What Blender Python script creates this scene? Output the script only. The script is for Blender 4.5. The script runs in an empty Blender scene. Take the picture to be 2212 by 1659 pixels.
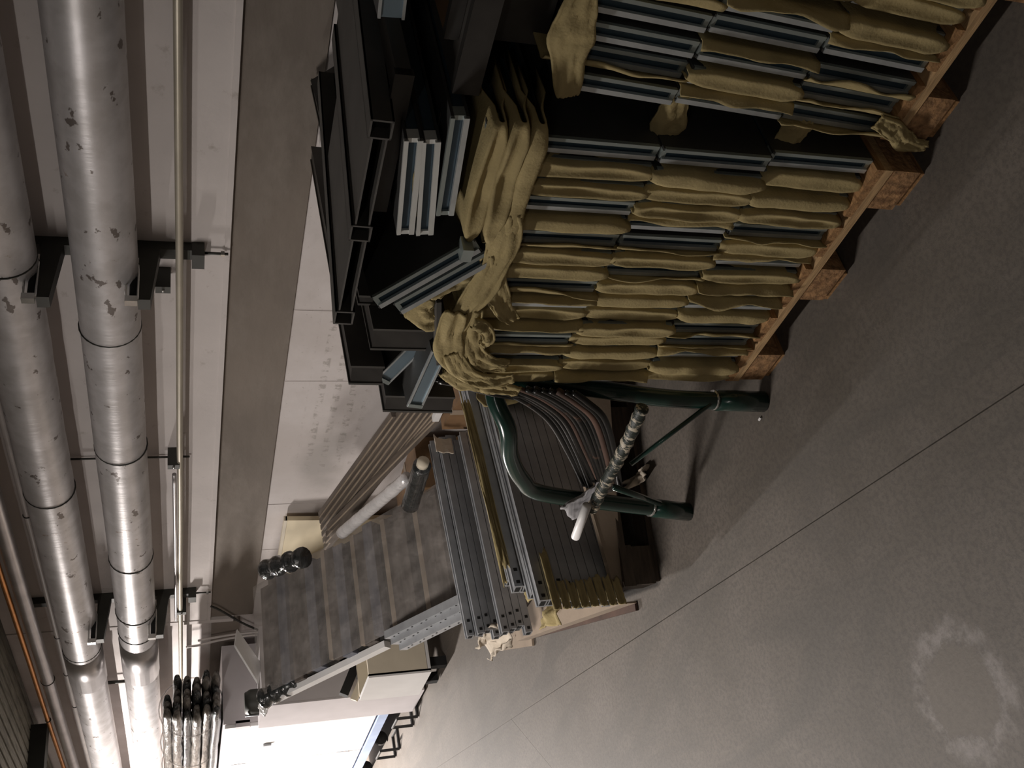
import bpy, math, random
from mathutils import Vector, Matrix, noise

random.seed(7)
R = math.radians
SC = bpy.context.scene
COL = SC.collection

# ------------------------------------------------------------------ camera
# The picture was taken with the phone turned sideways: world "up" points to the left of the frame.
F_PX, IMG_W, IMG_H = 2100.0, 2212.0, 1659.0
EYE = Vector((0.0, 0.0, 1.62))
YAW, PITCH = R(36.163), R(18.705)
_h = Vector((math.sin(YAW), math.cos(YAW), 0))
FWD = _h * math.cos(PITCH) - Vector((0, 0, 1)) * math.sin(PITCH)
RIGHT = Vector((math.cos(YAW), -math.sin(YAW), 0))
UP = RIGHT.cross(FWD)
cam = bpy.data.cameras.new('camera')
cam.sensor_width = 36.0
cam.lens = F_PX / IMG_W * 36.0
cam.clip_start = 0.02
cam_o = bpy.data.objects.new('camera', cam)
COL.objects.link(cam_o)
m = Matrix.Identity(4)
for i, v in enumerate((-UP, RIGHT, -FWD)):
    m[0][i], m[1][i], m[2][i] = v.x, v.y, v.z
m.translation = EYE
cam_o.matrix_world = m
SC.camera = cam_o

# ------------------------------------------------------------------ world, exposure, ceiling lights
world = bpy.data.worlds.new('world')
SC.world = world
world.use_nodes = True
world.node_tree.nodes['Background'].inputs[0].default_value = (0.5, 0.48, 0.45, 1)
world.node_tree.nodes['Background'].inputs[1].default_value = 0.02
vs = SC.view_settings
vs.view_transform = 'Standard'
vs.look = 'None'
vs.gamma = 1.0
vs.use_curve_mapping = False
vs.exposure = 1.2

LAMPS = [  # x, y, z, watts  (fluorescent battens hanging under the ceiling, the last an added fill)
    (1.15, 9.6, 2.55, 270.0),
    (0.0, 3.7, 2.62, 34.0),
    (-1.3, -0.4, 2.62, 3.0),  # unseen weak lamp, added as fill for faces turned to the viewer
]
for (lx, ly, lz, pw) in LAMPS:
    ld = bpy.data.lights.new('batten_light', 'AREA')
    ld.shape = 'RECTANGLE'
    ld.size, ld.size_y = 0.10, 1.15
    ld.energy = pw
    ld.color = (1.0, 0.93, 0.88)
    lo = bpy.data.objects.new('batten_light', ld)
    lo.location = (lx, ly, lz - 0.06)
    COL.objects.link(lo)


# ------------------------------------------------------------------ where a picture point lies in the room
def ray(x, y):
    return FWD + RIGHT * ((IMG_H / 2 - y) / F_PX) - UP * ((x - IMG_W / 2) / F_PX)


def W(x, y, X):          # on the vertical plane X = const (parallel to the wall)
    d = ray(x, y)
    return EYE + d * ((X - EYE.x) / d.x)


def FL(x, y, z=0.0):     # on a horizontal plane
    d = ray(x, y)
    return EYE + d * ((z - EYE.z) / d.z)


def DP(x, y, Y):         # on the plane Y = const (across the corridor)
    d = ray(x, y)
    return EYE + d * ((Y - EYE.y) / d.y)


# ------------------------------------------------------------------ materials
MATS = {}


def mat(name, col, rough=0.6, metal=0.0, var=0.15, vscale=6.0, bump=0.0, bscale=40.0, col2=None, c2scale=3.0, c2lo=0.5,
        c2hi=0.7, stretch=(1, 1, 1), spec=0.5, trans=0.0, alpha=1.0, coat=0.0):
    if name in MATS:
        return MATS[name]
    mt = bpy.data.materials.new(name)
    mt.use_nodes = True
    nt = mt.node_tree
    b = nt.nodes['Principled BSDF']
    b.inputs['Roughness'].default_value = rough
    b.inputs['Metallic'].default_value = metal
    b.inputs['Specular IOR Level'].default_value = spec
    b.inputs['Coat Weight'].default_value = coat
    if trans:
        b.inputs['Transmission Weight'].default_value = trans
    if alpha < 1:
        b.inputs['Alpha'].default_value = alpha
    tc = nt.nodes.new('ShaderNodeTexCoord')
    mp = nt.nodes.new('ShaderNodeMapping')
    mp.inputs['Scale'].default_value = stretch
    nt.links.new(tc.outputs['Object'], mp.inputs['Vector'])
    n1 = nt.nodes.new('ShaderNodeTexNoise')
    n1.inputs['Scale'].default_value = vscale
    n1.inputs['Detail'].default_value = 6
    nt.links.new(mp.outputs['Vector'], n1.inputs['Vector'])
    rp = nt.nodes.new('ShaderNodeValToRGB')
    rp.color_ramp.elements[0].position = 0.3
    rp.color_ramp.elements[1].position = 0.7
    lo = [max(0, c * (1 - var)) for c in col]
    hi = [min(1, c * (1 + var)) for c in col]
    rp.color_ramp.elements[0].color = (*lo, 1)
    rp.color_ramp.elements[1].color = (*hi, 1)
    nt.links.new(n1.outputs['Fac'], rp.inputs['Fac'])
    out = rp.outputs['Color']
    if col2:
        n2 = nt.nodes.new('ShaderNodeTexNoise')
        n2.inputs['Scale'].default_value = c2scale
        n2.inputs['Detail'].default_value = 8
        n2.inputs['Roughness'].default_value = 0.65
        nt.links.new(mp.outputs['Vector'], n2.inputs['Vector'])
        mr = nt.nodes.new('ShaderNodeMapRange')
        mr.inputs['From Min'].default_value = c2lo
        mr.inputs['From Max'].default_value = c2hi
        nt.links.new(n2.outputs['Fac'], mr.inputs['Value'])
        mx = nt.nodes.new('ShaderNodeMix')
        mx.data_type = 'RGBA'
        nt.links.new(mr.outputs['Result'], mx.inputs[0])
        nt.links.new(out, mx.inputs[6])
        mx.inputs[7].default_value = (*col2, 1)
        out = mx.outputs[2]
    nt.links.new(out, b.inputs['Base Color'])
    if bump:
        n3 = nt.nodes.new('ShaderNodeTexNoise')
        n3.inputs['Scale'].default_value = bscale
        n3.inputs['Detail'].default_value = 5
        nt.links.new(mp.outputs['Vector'], n3.inputs['Vector'])
        bp = nt.nodes.new('ShaderNodeBump')
        bp.inputs['Strength'].default_value = bump
        bp.inputs['Distance'].default_value = 0.01
        nt.links.new(n3.outputs['Fac'], bp.inputs['Height'])
        nt.links.new(bp.outputs['Normal'], b.inputs['Normal'])
    MATS[name] = mt
    return mt


class NT:
    """tiny helper for writing maths nodes"""

    def __init__(self, mt):
        self.nt = mt.node_tree
        self.b = self.nt.nodes['Principled BSDF']
        tc = self.nt.nodes.new('ShaderNodeTexCoord')
        self.co = tc.outputs['Object']
        sp = self.nt.nodes.new('ShaderNodeSeparateXYZ')
        self.nt.links.new(self.co, sp.inputs[0])
        self.x, self.y, self.z = sp.outputs

    def m(self, op, a, b=None, clamp=False):
        n = self.nt.nodes.new('ShaderNodeMath')
        n.operation = op
        n.use_clamp = clamp
        for i, v in enumerate((a, b)):
            if v is None:
                continue
            if isinstance(v, (int, float)):
                n.inputs[i].default_value = v
            else:
                self.nt.links.new(v, n.inputs[i])
        return n.outputs[0]

    def step(self, v, lo, hi):
        n = self.nt.nodes.new('ShaderNodeMapRange')
        n.interpolation_type = 'SMOOTHSTEP'
        self.nt.links.new(v, n.inputs['Value'])
        n.inputs['From Min'].default_value = lo
        n.inputs['From Max'].default_value = hi
        return n.outputs['Result']

    def noise(self, scale, detail=5, rough=0.55, stretch=None, off=(0, 0, 0), dist=0.0):
        n = self.nt.nodes.new('ShaderNodeTexNoise')
        n.inputs['Scale'].default_value = scale
        n.inputs['Detail'].default_value = detail
        n.inputs['Roughness'].default_value = rough
        n.inputs['Distortion'].default_value = dist
        mp = self.nt.nodes.new('ShaderNodeMapping')
        mp.inputs['Scale'].default_value = stretch or (1, 1, 1)
        mp.inputs['Location'].default_value = off
        self.nt.links.new(self.co, mp.inputs['Vector'])
        self.nt.links.new(mp.outputs[0], n.inputs['Vector'])
        return n.outputs['Fac']

    def mix(self, fac, a, b):
        n = self.nt.nodes.new('ShaderNodeMix')
        n.data_type = 'RGBA'
        if isinstance(fac, (int, float)):
            n.inputs[0].default_value = fac
        else:
            self.nt.links.new(fac, n.inputs[0])
        for i, v in ((6, a), (7, b)):
            if isinstance(v, tuple):
                n.inputs[i].default_value = (*v, 1)
            else:
                self.nt.links.new(v, n.inputs[i])
        return n.outputs[2]

    def finish(self, col, rough=0.7, bumpv=None, strength=0.3, dist=0.01):
        self.nt.links.new(col, self.b.inputs['Base Color'])
        if isinstance(rough, (int, float)):
            self.b.inputs['Roughness'].default_value = rough
        else:
            self.nt.links.new(rough, self.b.inputs['Roughness'])
        if bumpv is not None:
            bp = self.nt.nodes.new('ShaderNodeBump')
            bp.inputs['Strength'].default_value = strength
            bp.inputs['Distance'].default_value = dist
            self.nt.links.new(bumpv, bp.inputs['Height'])
            self.nt.links.new(bp.outputs[0], self.b.inputs['Normal'])


def new_mat(name):
    mt = bpy.data.materials.new(name)
    mt.use_nodes = True
    MATS[name] = mt
    return mt


def make_floor_mat():
    mt = new_mat('floor_concrete')
    t = NT(mt)
    big = t.noise(0.9, 7, 0.6)
    mid = t.noise(5.0, 8, 0.65)
    fine = t.noise(70.0, 4, 0.7)
    swirl = t.noise(3.2, 6, 0.6, stretch=(1.0, 0.22, 1), dist=1.2)
    col = t.mix(t.step(big, 0.35, 0.65), (0.102, 0.087, 0.071), (0.142, 0.122, 0.103))
    col = t.mix(t.m('MULTIPLY', t.step(mid, 0.42, 0.72), 0.45), col, (0.168, 0.146, 0.127))
    col = t.mix(t.m('MULTIPLY', t.step(swirl, 0.46, 0.62), 0.6), col, (0.082, 0.073, 0.062))
    col = t.mix(t.m('MULTIPLY', t.step(fine, 0.42, 0.62), 0.5), col, (0.066, 0.057, 0.050))
    # dried white ring where a bucket stood
    dx = t.m('SUBTRACT', t.x, 0.462)
    dy = t.m('SUBTRACT', t.y, 1.775)
    wob = t.m('MULTIPLY', t.m('SUBTRACT', t.noise(13.0, 7, 0.8), 0.5), 0.13)
    r = t.m('ADD', t.m('SQRT', t.m('ADD', t.m('MULTIPLY', dx, dx), t.m('MULTIPLY', dy, dy))), wob)
    ring = t.m('MULTIPLY', t.step(r, 0.095, 0.122), t.m('SUBTRACT', 1.0, t.step(r, 0.122, 0.168)))
    patchy = t.step(t.noise(16.0, 6, 0.7), 0.36, 0.62)
    col = t.mix(t.m('MULTIPLY', t.m('MULTIPLY', ring, patchy), 0.62), col, (0.30, 0.275, 0.262))
    disc = t.m('SUBTRACT', 1.0, t.step(r, 0.095, 0.11))
    col = t.mix(t.m('MULTIPLY', disc, 0.5), col, (0.15, 0.130, 0.107))
    # small dull stains
    st = t.step(t.noise(2.3, 3, 0.5, off=(3, 7, 0)), 0.60, 0.72)
    col = t.mix(t.m('MULTIPLY', st, 0.4), col, (0.088, 0.078, 0.069))
    t.finish(col, 0.62, t.m('ADD', t.m('MULTIPLY', mid, 0.6), t.m('MULTIPLY', fine, 0.25)), 0.25, 0.008)
    return mt


def make_wall_mat():
    mt = new_mat('wall_concrete')
    t = NT(mt)
    a = t.noise(1.4, 7, 0.6)
    b = t.noise(9.0, 7, 0.7, stretch=(1, 0.35, 1))
    pores = t.step(t.noise(55.0, 3, 0.6), 0.66, 0.72)
    col = t.mix(t.step(a, 0.3, 0.7), (0.57, 0.52, 0.495), (0.70, 0.655, 0.64))
    col = t.mix(t.m('MULTIPLY', t.step(b, 0.5, 0.75), 0.3), col, (0.47, 0.43, 0.40))
    col = t.mix(t.m('MULTIPLY', pores, 0.45), col, (0.33, 0.29, 0.26))
    # faded, unreadable lettering: rows of short dark strokes
    inY = t.m('MULTIPLY', t.step(t.y, 3.40, 3.62), t.m('SUBTRACT', 1.0, t.step(t.y, 4.85, 5.05)))
    inZ = t.m('MULTIPLY', t.step(t.z, 0.66, 0.72), t.m('SUBTRACT', 1.0, t.step(t.z, 0.985, 1.01)))
    rows = t.step(t.m('SINE', t.m('MULTIPLY', t.z, 2 * math.pi / 0.083)), -0.1, 0.5)
    strokes = t.step(t.noise(13.0, 4, 0.75, stretch=(1, 1.5, 0.9)), 0.49, 0.60)
    mk = t.m('MULTIPLY', t.m('MULTIPLY', inY, inZ), t.m('MULTIPLY', rows, strokes))
    col = t.mix(t.m('MULTIPLY', mk, 0.5), col, (0.24, 0.21, 0.18))
    # grey smudge beside the lettering
    dy = t.m('MULTIPLY', t.m('SUBTRACT', t.y, 4.85), 2.0)
    dz = t.m('MULTIPLY', t.m('SUBTRACT', t.z, 0.86), 5.5)
    rr = t.m('ADD', t.m('SQRT', t.m('ADD', t.m('MULTIPLY', dy, dy), t.m('MULTIPLY', dz, dz))),
             t.m('MULTIPLY', t.m('SUBTRACT', t.noise(4.0, 5), 0.5), 1.2))
    sm = t.m('SUBTRACT', 1.0, t.step(rr, 0.2, 0.95))
    col = t.mix(t.m('MULTIPLY', sm, 0.5), col, (0.27, 0.25, 0.23))
    t.finish(col, 0.85, b, 0.2, 0.006)
    return mt


def make_pipe_mat():
    mt = new_mat('pipe_jacket')
    t = NT(mt)
    a = t.noise(7.0, 6, 0.6)
    col = t.mix(t.step(a, 0.35, 0.65), (0.50, 0.48, 0.475), (0.62, 0.60, 0.605))
    spots = t.step(t.noise(13.0, 4, 0.6, stretch=(1, 0.7, 1), off=(2, 0, 5)), 0.635, 0.67)
    col = t.mix(t.m('MULTIPLY', spots, 0.9), col, (0.13, 0.105, 0.09))
    rust = t.step(t.noise(6.0, 6, 0.7, stretch=(1, 1.2, 1), off=(9, 1, 2)), 0.64, 0.72)
    col = t.mix(t.m('MULTIPLY', rust, 0.75), col, (0.22, 0.115, 0.05))
    t.b.inputs['Metallic'].default_value = 0.4
    wr = t.noise(3.0, 5, 0.6, stretch=(0.5, 4.0, 0.5))
    t.finish(col, 0.42, t.m('ADD', t.m('MULTIPLY', a, 0.4), wr), 0.22, 0.012)
    return mt


def make_peel_mat():
    mt = new_mat('peeling_paint')
    t = NT(mt)
    a = t.noise(24.0, 5, 0.75, stretch=(0.8, 2.4, 0.8))
    col = t.mix(t.step(a, 0.52, 0.57), (0.02, 0.028, 0.022), (0.50, 0.44, 0.34))
    t.finish(col, 0.55, a, 0.5, 0.01)
    return mt


M = dict(
    floor=make_floor_mat(), wall=make_wall_mat(), pipe=make_pipe_mat(), peel=make_peel_mat(),
    joint=mat('joint_dirt', (0.03, 0.027, 0.024), 0.9),
    band=mat('darker_wall', (0.195, 0.165, 0.138), 0.9, var=0.16, vscale=2.2, col2=(0.24, 0.208, 0.178), c2scale=3.5, bump=0.35, bscale=18, stretch=(1, 0.6, 1.4)),
    upper=mat('whitewash', (0.62, 0.575, 0.555), 0.85, var=0.06, vscale=3, col2=(0.40, 0.355, 0.32), c2scale=11, c2lo=0.62, c2hi=0.78, bump=0.15, bscale=30),
    ceil=mat('ceiling_board', (0.16, 0.155, 0.13), 0.9, var=0.4, vscale=9, stretch=(6, 0.5, 1), bump=0.4, bscale=14),
    dark_beam=mat('dark_beam', (0.03, 0.032, 0.028), 0.8),
    galv=mat('galvanised_steel', (0.56, 0.60, 0.61), 0.38, 0.6, var=0.10, vscale=24, bump=0.03),
    recess=mat('panel_inside', (0.045, 0.078, 0.105), 0.45, 0.3, var=0.25, vscale=9),
    web_blue=mat('channel_blue', (0.20, 0.265, 0.31), 0.4, 0.4, var=0.15),
    panel_face=mat('panel_face', (0.05, 0.05, 0.048), 0.55, 0.2, var=0.3),
    clip=mat('panel_clip', (0.33, 0.375, 0.36), 0.4, 0.5),
    white_end=mat('white_end', (0.62, 0.63, 0.60), 0.45, 0.2, var=0.12),
    foam=mat('foam_sheet', (0.37, 0.298, 0.148), 0.9, var=0.13, vscale=14, bump=0.18, bscale=160, spec=0.15),
    dark=mat('dark_steel', (0.045, 0.042, 0.038), 0.5, 0.35, var=0.25, vscale=10, bump=0.05),
    dark2=mat('dark_grey_board', (0.075, 0.070, 0.062), 0.6, 0.1, var=0.2, vscale=8),
    black=mat('black_inside', (0.008, 0.008, 0.008), 0.8),
    wood=mat('pallet_wood', (0.36, 0.20, 0.085), 0.75, var=0.3, vscale=9, stretch=(1.2, 9, 9), bump=0.25, bscale=24, col2=(0.20, 0.095, 0.035), c2scale=7),
    wood_light=mat('pallet_wood_pale', (0.46, 0.30, 0.15), 0.75, var=0.25, vscale=8, stretch=(9, 1.2, 9), bump=0.2, bscale=24),
    chip=mat('chipboard_block', (0.33, 0.185, 0.085), 0.85, var=0.45, vscale=60, bump=0.4, bscale=90, col2=(0.13, 0.06, 0.025), c2scale=25),
    old_wood=mat('old_dark_wood', (0.075, 0.055, 0.04), 0.8, var=0.35, vscale=10, stretch=(1, 8, 8), bump=0.3),
    green=mat('green_enamel', (0.010, 0.034, 0.026), 0.22, 0.0, var=0.2, coat=0.4, col2=(0.25, 0.25, 0.2), c2scale=60, c2lo=0.72, c2hi=0.76),
    rod=mat('black_rod', (0.016, 0.016, 0.015), 0.28, 0.4, var=0.3, col2=(0.16, 0.09, 0.06), c2scale=18, c2lo=0.62, c2hi=0.72),
    rust=mat('rusty_strap', (0.085, 0.045, 0.03), 0.8, var=0.4),
    white=mat('white_paint', (0.74, 0.73, 0.72), 0.45, var=0.04),
    cream=mat('cream_board', (0.74, 0.64, 0.44), 0.6, var=0.04),
    cream_edge=mat('cream_edge', (0.68, 0.61, 0.48), 0.6, var=0.06),
    lilac=mat('pale_grey_board', (0.55, 0.52, 0.53), 0.55, var=0.05),
    blue=mat('blue_plinth', (0.30, 0.37, 0.52), 0.45, var=0.1),
    lightblue=mat('pale_blue_board', (0.52, 0.58, 0.68), 0.5, var=0.05),
    rail=mat('grey_profile', (0.33, 0.34, 0.355), 0.45, 0.3, var=0.15, vscale=12),
    brown_plank=mat('brown_profile', (0.175, 0.145, 0.12), 0.5, 0.15, var=0.22, vscale=5, stretch=(8, 0.7, 8)),
    slat=mat('wrapped_slat', (0.125, 0.105, 0.092), 0.45, 0.1, var=0.35, vscale=7, stretch=(0.8, 6, 6)),
    slat_blue=mat('wrapped_slat_blue', (0.21, 0.22, 0.26), 0.4, 0.3, var=0.2, vscale=7, stretch=(0.8, 6, 6)),
    slat_tan=mat('wrapped_slat_edge', (0.42, 0.34, 0.26), 0.5, 0.0, var=0.2),
    film=mat('black_film', (0.030, 0.032, 0.032), 0.16, 0.0, var=0.5, vscale=14, bump=0.9, bscale=18, coat=0.6, stretch=(1, 3, 3)),
    film_brown=mat('brown_film', (0.13, 0.115, 0.10), 0.25, 0.0, var=0.5, vscale=9, bump=0.8, bscale=14, coat=0.4, stretch=(5, 1, 5)),
    clear=mat('cloudy_film', (0.40, 0.37, 0.345), 0.14, 0.0, var=0.4, vscale=10, bump=1.0, bscale=26, alpha=0.40, coat=0.9),
    foil=mat('shiny_foil', (0.86, 0.84, 0.84), 0.25, 0.3, var=0.1, bump=0.8, bscale=22, stretch=(1, 2, 1)),
    carton=mat('carton', (0.30, 0.235, 0.175), 0.85, var=0.12, vscale=5, bump=0.1),
    carton_dark=mat('brown_carton', (0.20, 0.115, 0.055), 0.85, var=0.25),
    paper=mat('crumpled_paper', (0.56, 0.49, 0.40), 0.85, var=0.15, bump=0.4),
    conduit=mat('conduit', (0.46, 0.42, 0.34), 0.4, 0.35, var=0.1),
    pale_tube=mat('pale_tube', (0.60, 0.555, 0.53), 0.5, var=0.1),
    steel_tube=mat('steel_tube', (0.47, 0.45, 0.45), 0.35, 0.6, var=0.15),
    copper=mat('copper_tube', (0.62, 0.27, 0.08), 0.35, 0.8, var=0.2),
    strut=mat('bracket_steel', (0.055, 0.055, 0.048), 0.55, 0.3, var=0.25),
    chrome=mat('chrome_bolt', (0.72, 0.72, 0.70), 0.2, 0.9),
    rag=mat('striped_rag', (0.40, 0.39, 0.40), 0.9, var=0.35, vscale=3, stretch=(1, 1, 40)),
    tyre=mat('castor_rubber', (0.02, 0.019, 0.018), 0.6),
    tube_glow=None,
)
tg = bpy.data.materials.new('lit_tube')
tg.use_nodes = True
tg.node_tree.nodes['Principled BSDF'].inputs['Emission Color'].default_value = (1, 0.94, 0.88, 1)
tg.node_tree.nodes['Principled BSDF'].inputs['Emission Strength'].default_value = 6.0
M['tube_glow'] = tg


# ------------------------------------------------------------------ mesh building
class MB:
    def __init__(self):
        self.v, self.f = [], []

    def add(self, vs, fs):
        k = len(self.v)
        self.v += [tuple(p) for p in vs]
        self.f += [tuple(i + k for i in q) for q in fs]
        return self

    def box(self, a, b):
        x0, y0, z0 = a
        x1, y1, z1 = b
        vs = [(x0, y0, z0), (x1, y0, z0), (x1, y1, z0), (x0, y1, z0), (x0, y0, z1), (x1, y0, z1), (x1, y1, z1), (x0, y1, z1)]
        return self.add(vs, [(0, 3, 2, 1), (4, 5, 6, 7), (0, 1, 5, 4), (1, 2, 6, 5), (2, 3, 7, 6), (3, 0, 4, 7)])

    def hexa(self, p):    # 8 corners, bottom 4 then top 4
        return self.add(p, [(0, 3, 2, 1), (4, 5, 6, 7), (0, 1, 5, 4), (1, 2, 6, 5), (2, 3, 7, 6), (3, 0, 4, 7)])

    def bar(self, p, q, w, h, up=Vector((0, 0, 1))):   # box section bar between two points
        p, q = Vector(p), Vector(q)
        d = (q - p).normalized()
        s = d.cross(Vector(up)).normalized()
        t = s.cross(d).normalized()
        c = []
        for e in (p, q):
            c.append([e + s * (i * w / 2) + t * (j * h / 2) for i, j in ((-1, -1), (1, -1), (1, 1), (-1, 1))])
        return self.hexa(c[0] + c[1])

    def tube(self, pts, r, n=12, cap=True, closed=False):
        pts = [Vector(p) for p in pts]
        m_ = len(pts)
        rs = r if isinstance(r, (list, tuple)) else [r] * m_
        d0 = (pts[1] - pts[0]).normalized()
        ref = Vector((0, 0, 1)) if abs(d0.z) < 0.9 else Vector((1, 0, 0))
        s = d0.cross(ref).normalized()
        vs, fs = [], []
        for i in range(m_):
            if closed:
                d = (pts[(i + 1) % m_] - pts[i - 1]).normalized()
            else:
                d = (pts[min(i + 1, m_ - 1)] - pts[max(i - 1, 0)]).normalized()
            s = (s - d * s.dot(d)).normalized()
            t = d.cross(s)
            for k in range(n):
                a = 2 * math.pi * k / n
                vs.append(pts[i] + (s * math.cos(a) + t * math.sin(a)) * rs[i])
        for i in range(m_ - 1 + (1 if closed else 0)):
            j = (i + 1) % m_
            for k in range(n):
                k2 = (k + 1) % n
                fs.append((i * n + k, i * n + k2, j * n + k2, j * n + k))
        if cap and not closed:
            fs.append(tuple(range(n - 1, -1, -1)))
            fs.append(tuple((m_ - 1) * n + k for k in range(n)))
        return self.add(vs, fs)

    def grid(self, rows):   # rows of points -> surface
        n = len(rows[0])
        vs = [p for r_ in rows for p in r_]
        fs = []
        for i in range(len(rows) - 1):
            for k in range(n - 1):
                fs.append((i * n + k, i * n + k + 1, (i + 1) * n + k + 1, (i + 1) * n + k))
        return self.add(vs, fs)

    def mesh(self, name, smooth=False):
        me = bpy.data.meshes.new(name)
        me.from_pydata(self.v, [], self.f)
        if smooth:
            me.polygons.foreach_set('use_smooth', [True] * len(me.polygons))
        me.update()
        return me

    def build(self, name, material, parent=None, smooth=False, solid=0.0):
        return obj(name, self.mesh(name, smooth), material, parent, solid)


def obj(name, me, material, parent=None, solid=0.0):
    o = bpy.data.objects.new(name, me)
    COL.objects.link(o)
    if material is not None and not me.materials:
        me.materials.append(material)
    if parent is not None:
        o.parent = parent
    if solid:
        md = o.modifiers.new('thickness', 'SOLIDIFY')
        md.thickness = solid
        md.offset = 0
    return o


def smooth_path(pts, k=6):
    pts = [Vector(p) for p in pts]
    out = []
    for i in range(len(pts) - 1):
        p0, p1, p2, p3 = pts[max(i - 1, 0)], pts[i], pts[i + 1], pts[min(i + 2, len(pts) - 1)]
        for j in range(k):
            t = j / k
            out.append(0.5 * ((2 * p1) + (p2 - p0) * t + (2 * p0 - 5 * p1 + 4 * p2 - p3) * t * t + (3 * p1 - p0 - 3 * p2 + p3) * t ** 3))
    out.append(pts[-1])
    return out


def tag(o, label=None, cat=None, group=None, kind=None):
    if label:
        o['label'] = label
    if cat:
        o['category'] = cat
    if group:
        o['group'] = group
    if kind:
        o['kind'] = kind
    return o


def thing(name, label, cat, loc=(0, 0, 0), rot=(0, 0, 0), group=None):
    o = bpy.data.objects.new(name, None)
    o.empty_display_size = 0.05
    COL.objects.link(o)
    o.location = loc
    o.rotation_euler = rot
    return tag(o, label, cat, group)


def frame_matrix(origin, ex, ez):
    ex = Vector(ex).normalized()
    ez = Vector(ez)
    ez = (ez - ex * ez.dot(ex)).normalized()
    ey = ez.cross(ex)
    mm = Matrix.Identity(4)
    for i, v in enumerate((ex, ey, ez)):
        mm[0][i], mm[1][i], mm[2][i] = v.x, v.y, v.z
    mm.translation = Vector(origin)
    return mm


ORD = ['first', 'second', 'third', 'fourth', 'fifth', 'sixth', 'seventh', 'eighth', 'ninth', 'tenth', 'eleventh', 'twelfth',
       'thirteenth', 'fourteenth', 'fifteenth', 'sixteenth', 'seventeenth', 'eighteenth']


def nz(x, y=0.0, z=0.0):
    return noise.noise(Vector((x, y, z)))


# ================================================================== THE ROOM
XW = 3.0
Z_L2, Z_L1 = 1.62 - 0.1615 * XW, 1.62 - 0.0635 * (XW - 0.03)
Y0, Y1 = -3.0, 14.0
XL = -2.4
ZC = 2.78

fl = MB().box((XL, Y0, -0.12), (XW + 0.2, Y1, -0.012)).build('floor', M['joint'])
tag(fl, kind='structure')
# slabs with an open joint running down the corridor and one across it
ja, jb = Vector((0.908, 1.248)), Vector((1.178, 3.171))
jd = (jb - ja).normalized()


def joint_x(y, s):
    return ja.x + (y - ja.y) * jd.x / jd.y + s


def slab(poly):
    n = len(poly)
    vs = [(x, y, 0.0) for x, y in poly] + [(x, y, -0.012) for x, y in poly]
    fs = [tuple(range(n))] + [(i, i + n, (i + 1) % n + n, (i + 1) % n) for i in range(n)]
    MB().add(vs, fs).build('floor_slab', M['floor'], fl)


g = 0.0016
c0, c1 = Vector((1.327, 5.013)), Vector((0.863, 3.767))
cs = (c0.y - c1.y) / (c0.x - c1.x)


def cross_y(x, s):
    return c0.y + (x - c0.x) * cs + s


# left of the joint, cut by the slanting cross joint; right of the joint
ycut_l = 4.95
jx0, jx1 = joint_x(Y0, 0), joint_x(5.0, 0)
slab([(XL, Y0), (jx0 - g, Y0), (joint_x(3.4, -g), 3.4), (joint_x(4.9, -0.0004), 4.9), (XL, -4.62 + 4.9 - 0.0)])
slab([(XL, 0.2812), (joint_x(4.9, -0.0004), 4.9012), (joint_x(Y1, -0.0003), Y1), (XL, Y1)])
slab([(jx0 + g, Y0), (XW, Y0), (XW, Y1), (joint_x(Y1, 0.0003), Y1), (joint_x(4.9, 0.0004), 4.9), (joint_x(3.4, g), 3.4)])

wr = MB().box((XW, Y0, -0.02), (XW + 0.2, Y1, ZC)).build('wall_right', M['wall'])
tag(wr, kind='structure')
YB = 6.95
MB().box((XW - 0.012, Y0, Z_L2), (XW + 0.01, YB, Z_L1)).build('darker_wall_band', M['band'], wr)  # darker brown strip of wall between the pale parts
up = MB()
up.box((XW - 0.03, Y0, Z_L1), (XW + 0.01, YB, ZC))
up.build('whitewashed_upper_wall', M['upper'], wr)
MB().box((XW - 0.036, Y0, Z_L1), (XW - 0.028, YB, Z_L1 + 0.022)).build('edge_strip', M['upper'], wr)
# formwork board joints, proud fins of cement
fins = [1.2, 2.35, 3.52, 4.08, 5.35, 5.95, 6.6]
for yy in fins:
    MB().box((XW - 0.0022, yy, 0.0), (XW + 0.01, yy + 0.006, Z_L2)).build('board_fin', M['wall'], wr)
# beyond the whitewashed part: a dark recess with a concrete ledge
MB().box((XW - 0.036, YB, 1.27), (XW + 0.01, YB + 0.05, ZC)).build('pilaster_edge', M['upper'], wr)
MB().box((XW - 0.036, YB + 0.05, 1.22), (XW + 0.01, YB + 1.7, 1.42)).build('dark_ledge', M['band'], wr)

wl = tag(MB().box((XL - 0.2, Y0, -0.02), (XL, Y1, ZC)).build('wall_left', M['band']), kind='structure')
wb = tag(MB().box((XL - 0.2, Y0 - 0.2, -0.02), (XW + 0.2, Y0, ZC)).build('wall_back', M['band']), kind='structure')
we = tag(MB().box((XL - 0.2, Y1, -0.02), (XW + 0.2, Y1 + 0.2, ZC)).build('wall_far', M['upper']), kind='structure')
ce = tag(MB().box((XL - 0.2, Y0 - 0.2, ZC), (XW + 0.2, Y1 + 0.2, ZC + 0.2)).build('ceiling', M['ceil']), kind='structure')
for yy in (8.45, 11.2, 5.2):
    MB().box((XL, yy, ZC - 0.14), (XW - 0.16, yy + 0.16, ZC + 0.01)).build('ceiling_joist', M['dark_beam'], ce)
for k in range(22):
    x0 = 1.05 + k * 0.088
    MB().box((x0, 5.4, ZC - 0.022), (x0 + 0.066, Y1, ZC + 0.01)).build('ceiling_slat', M['ceil'], ce)

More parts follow.
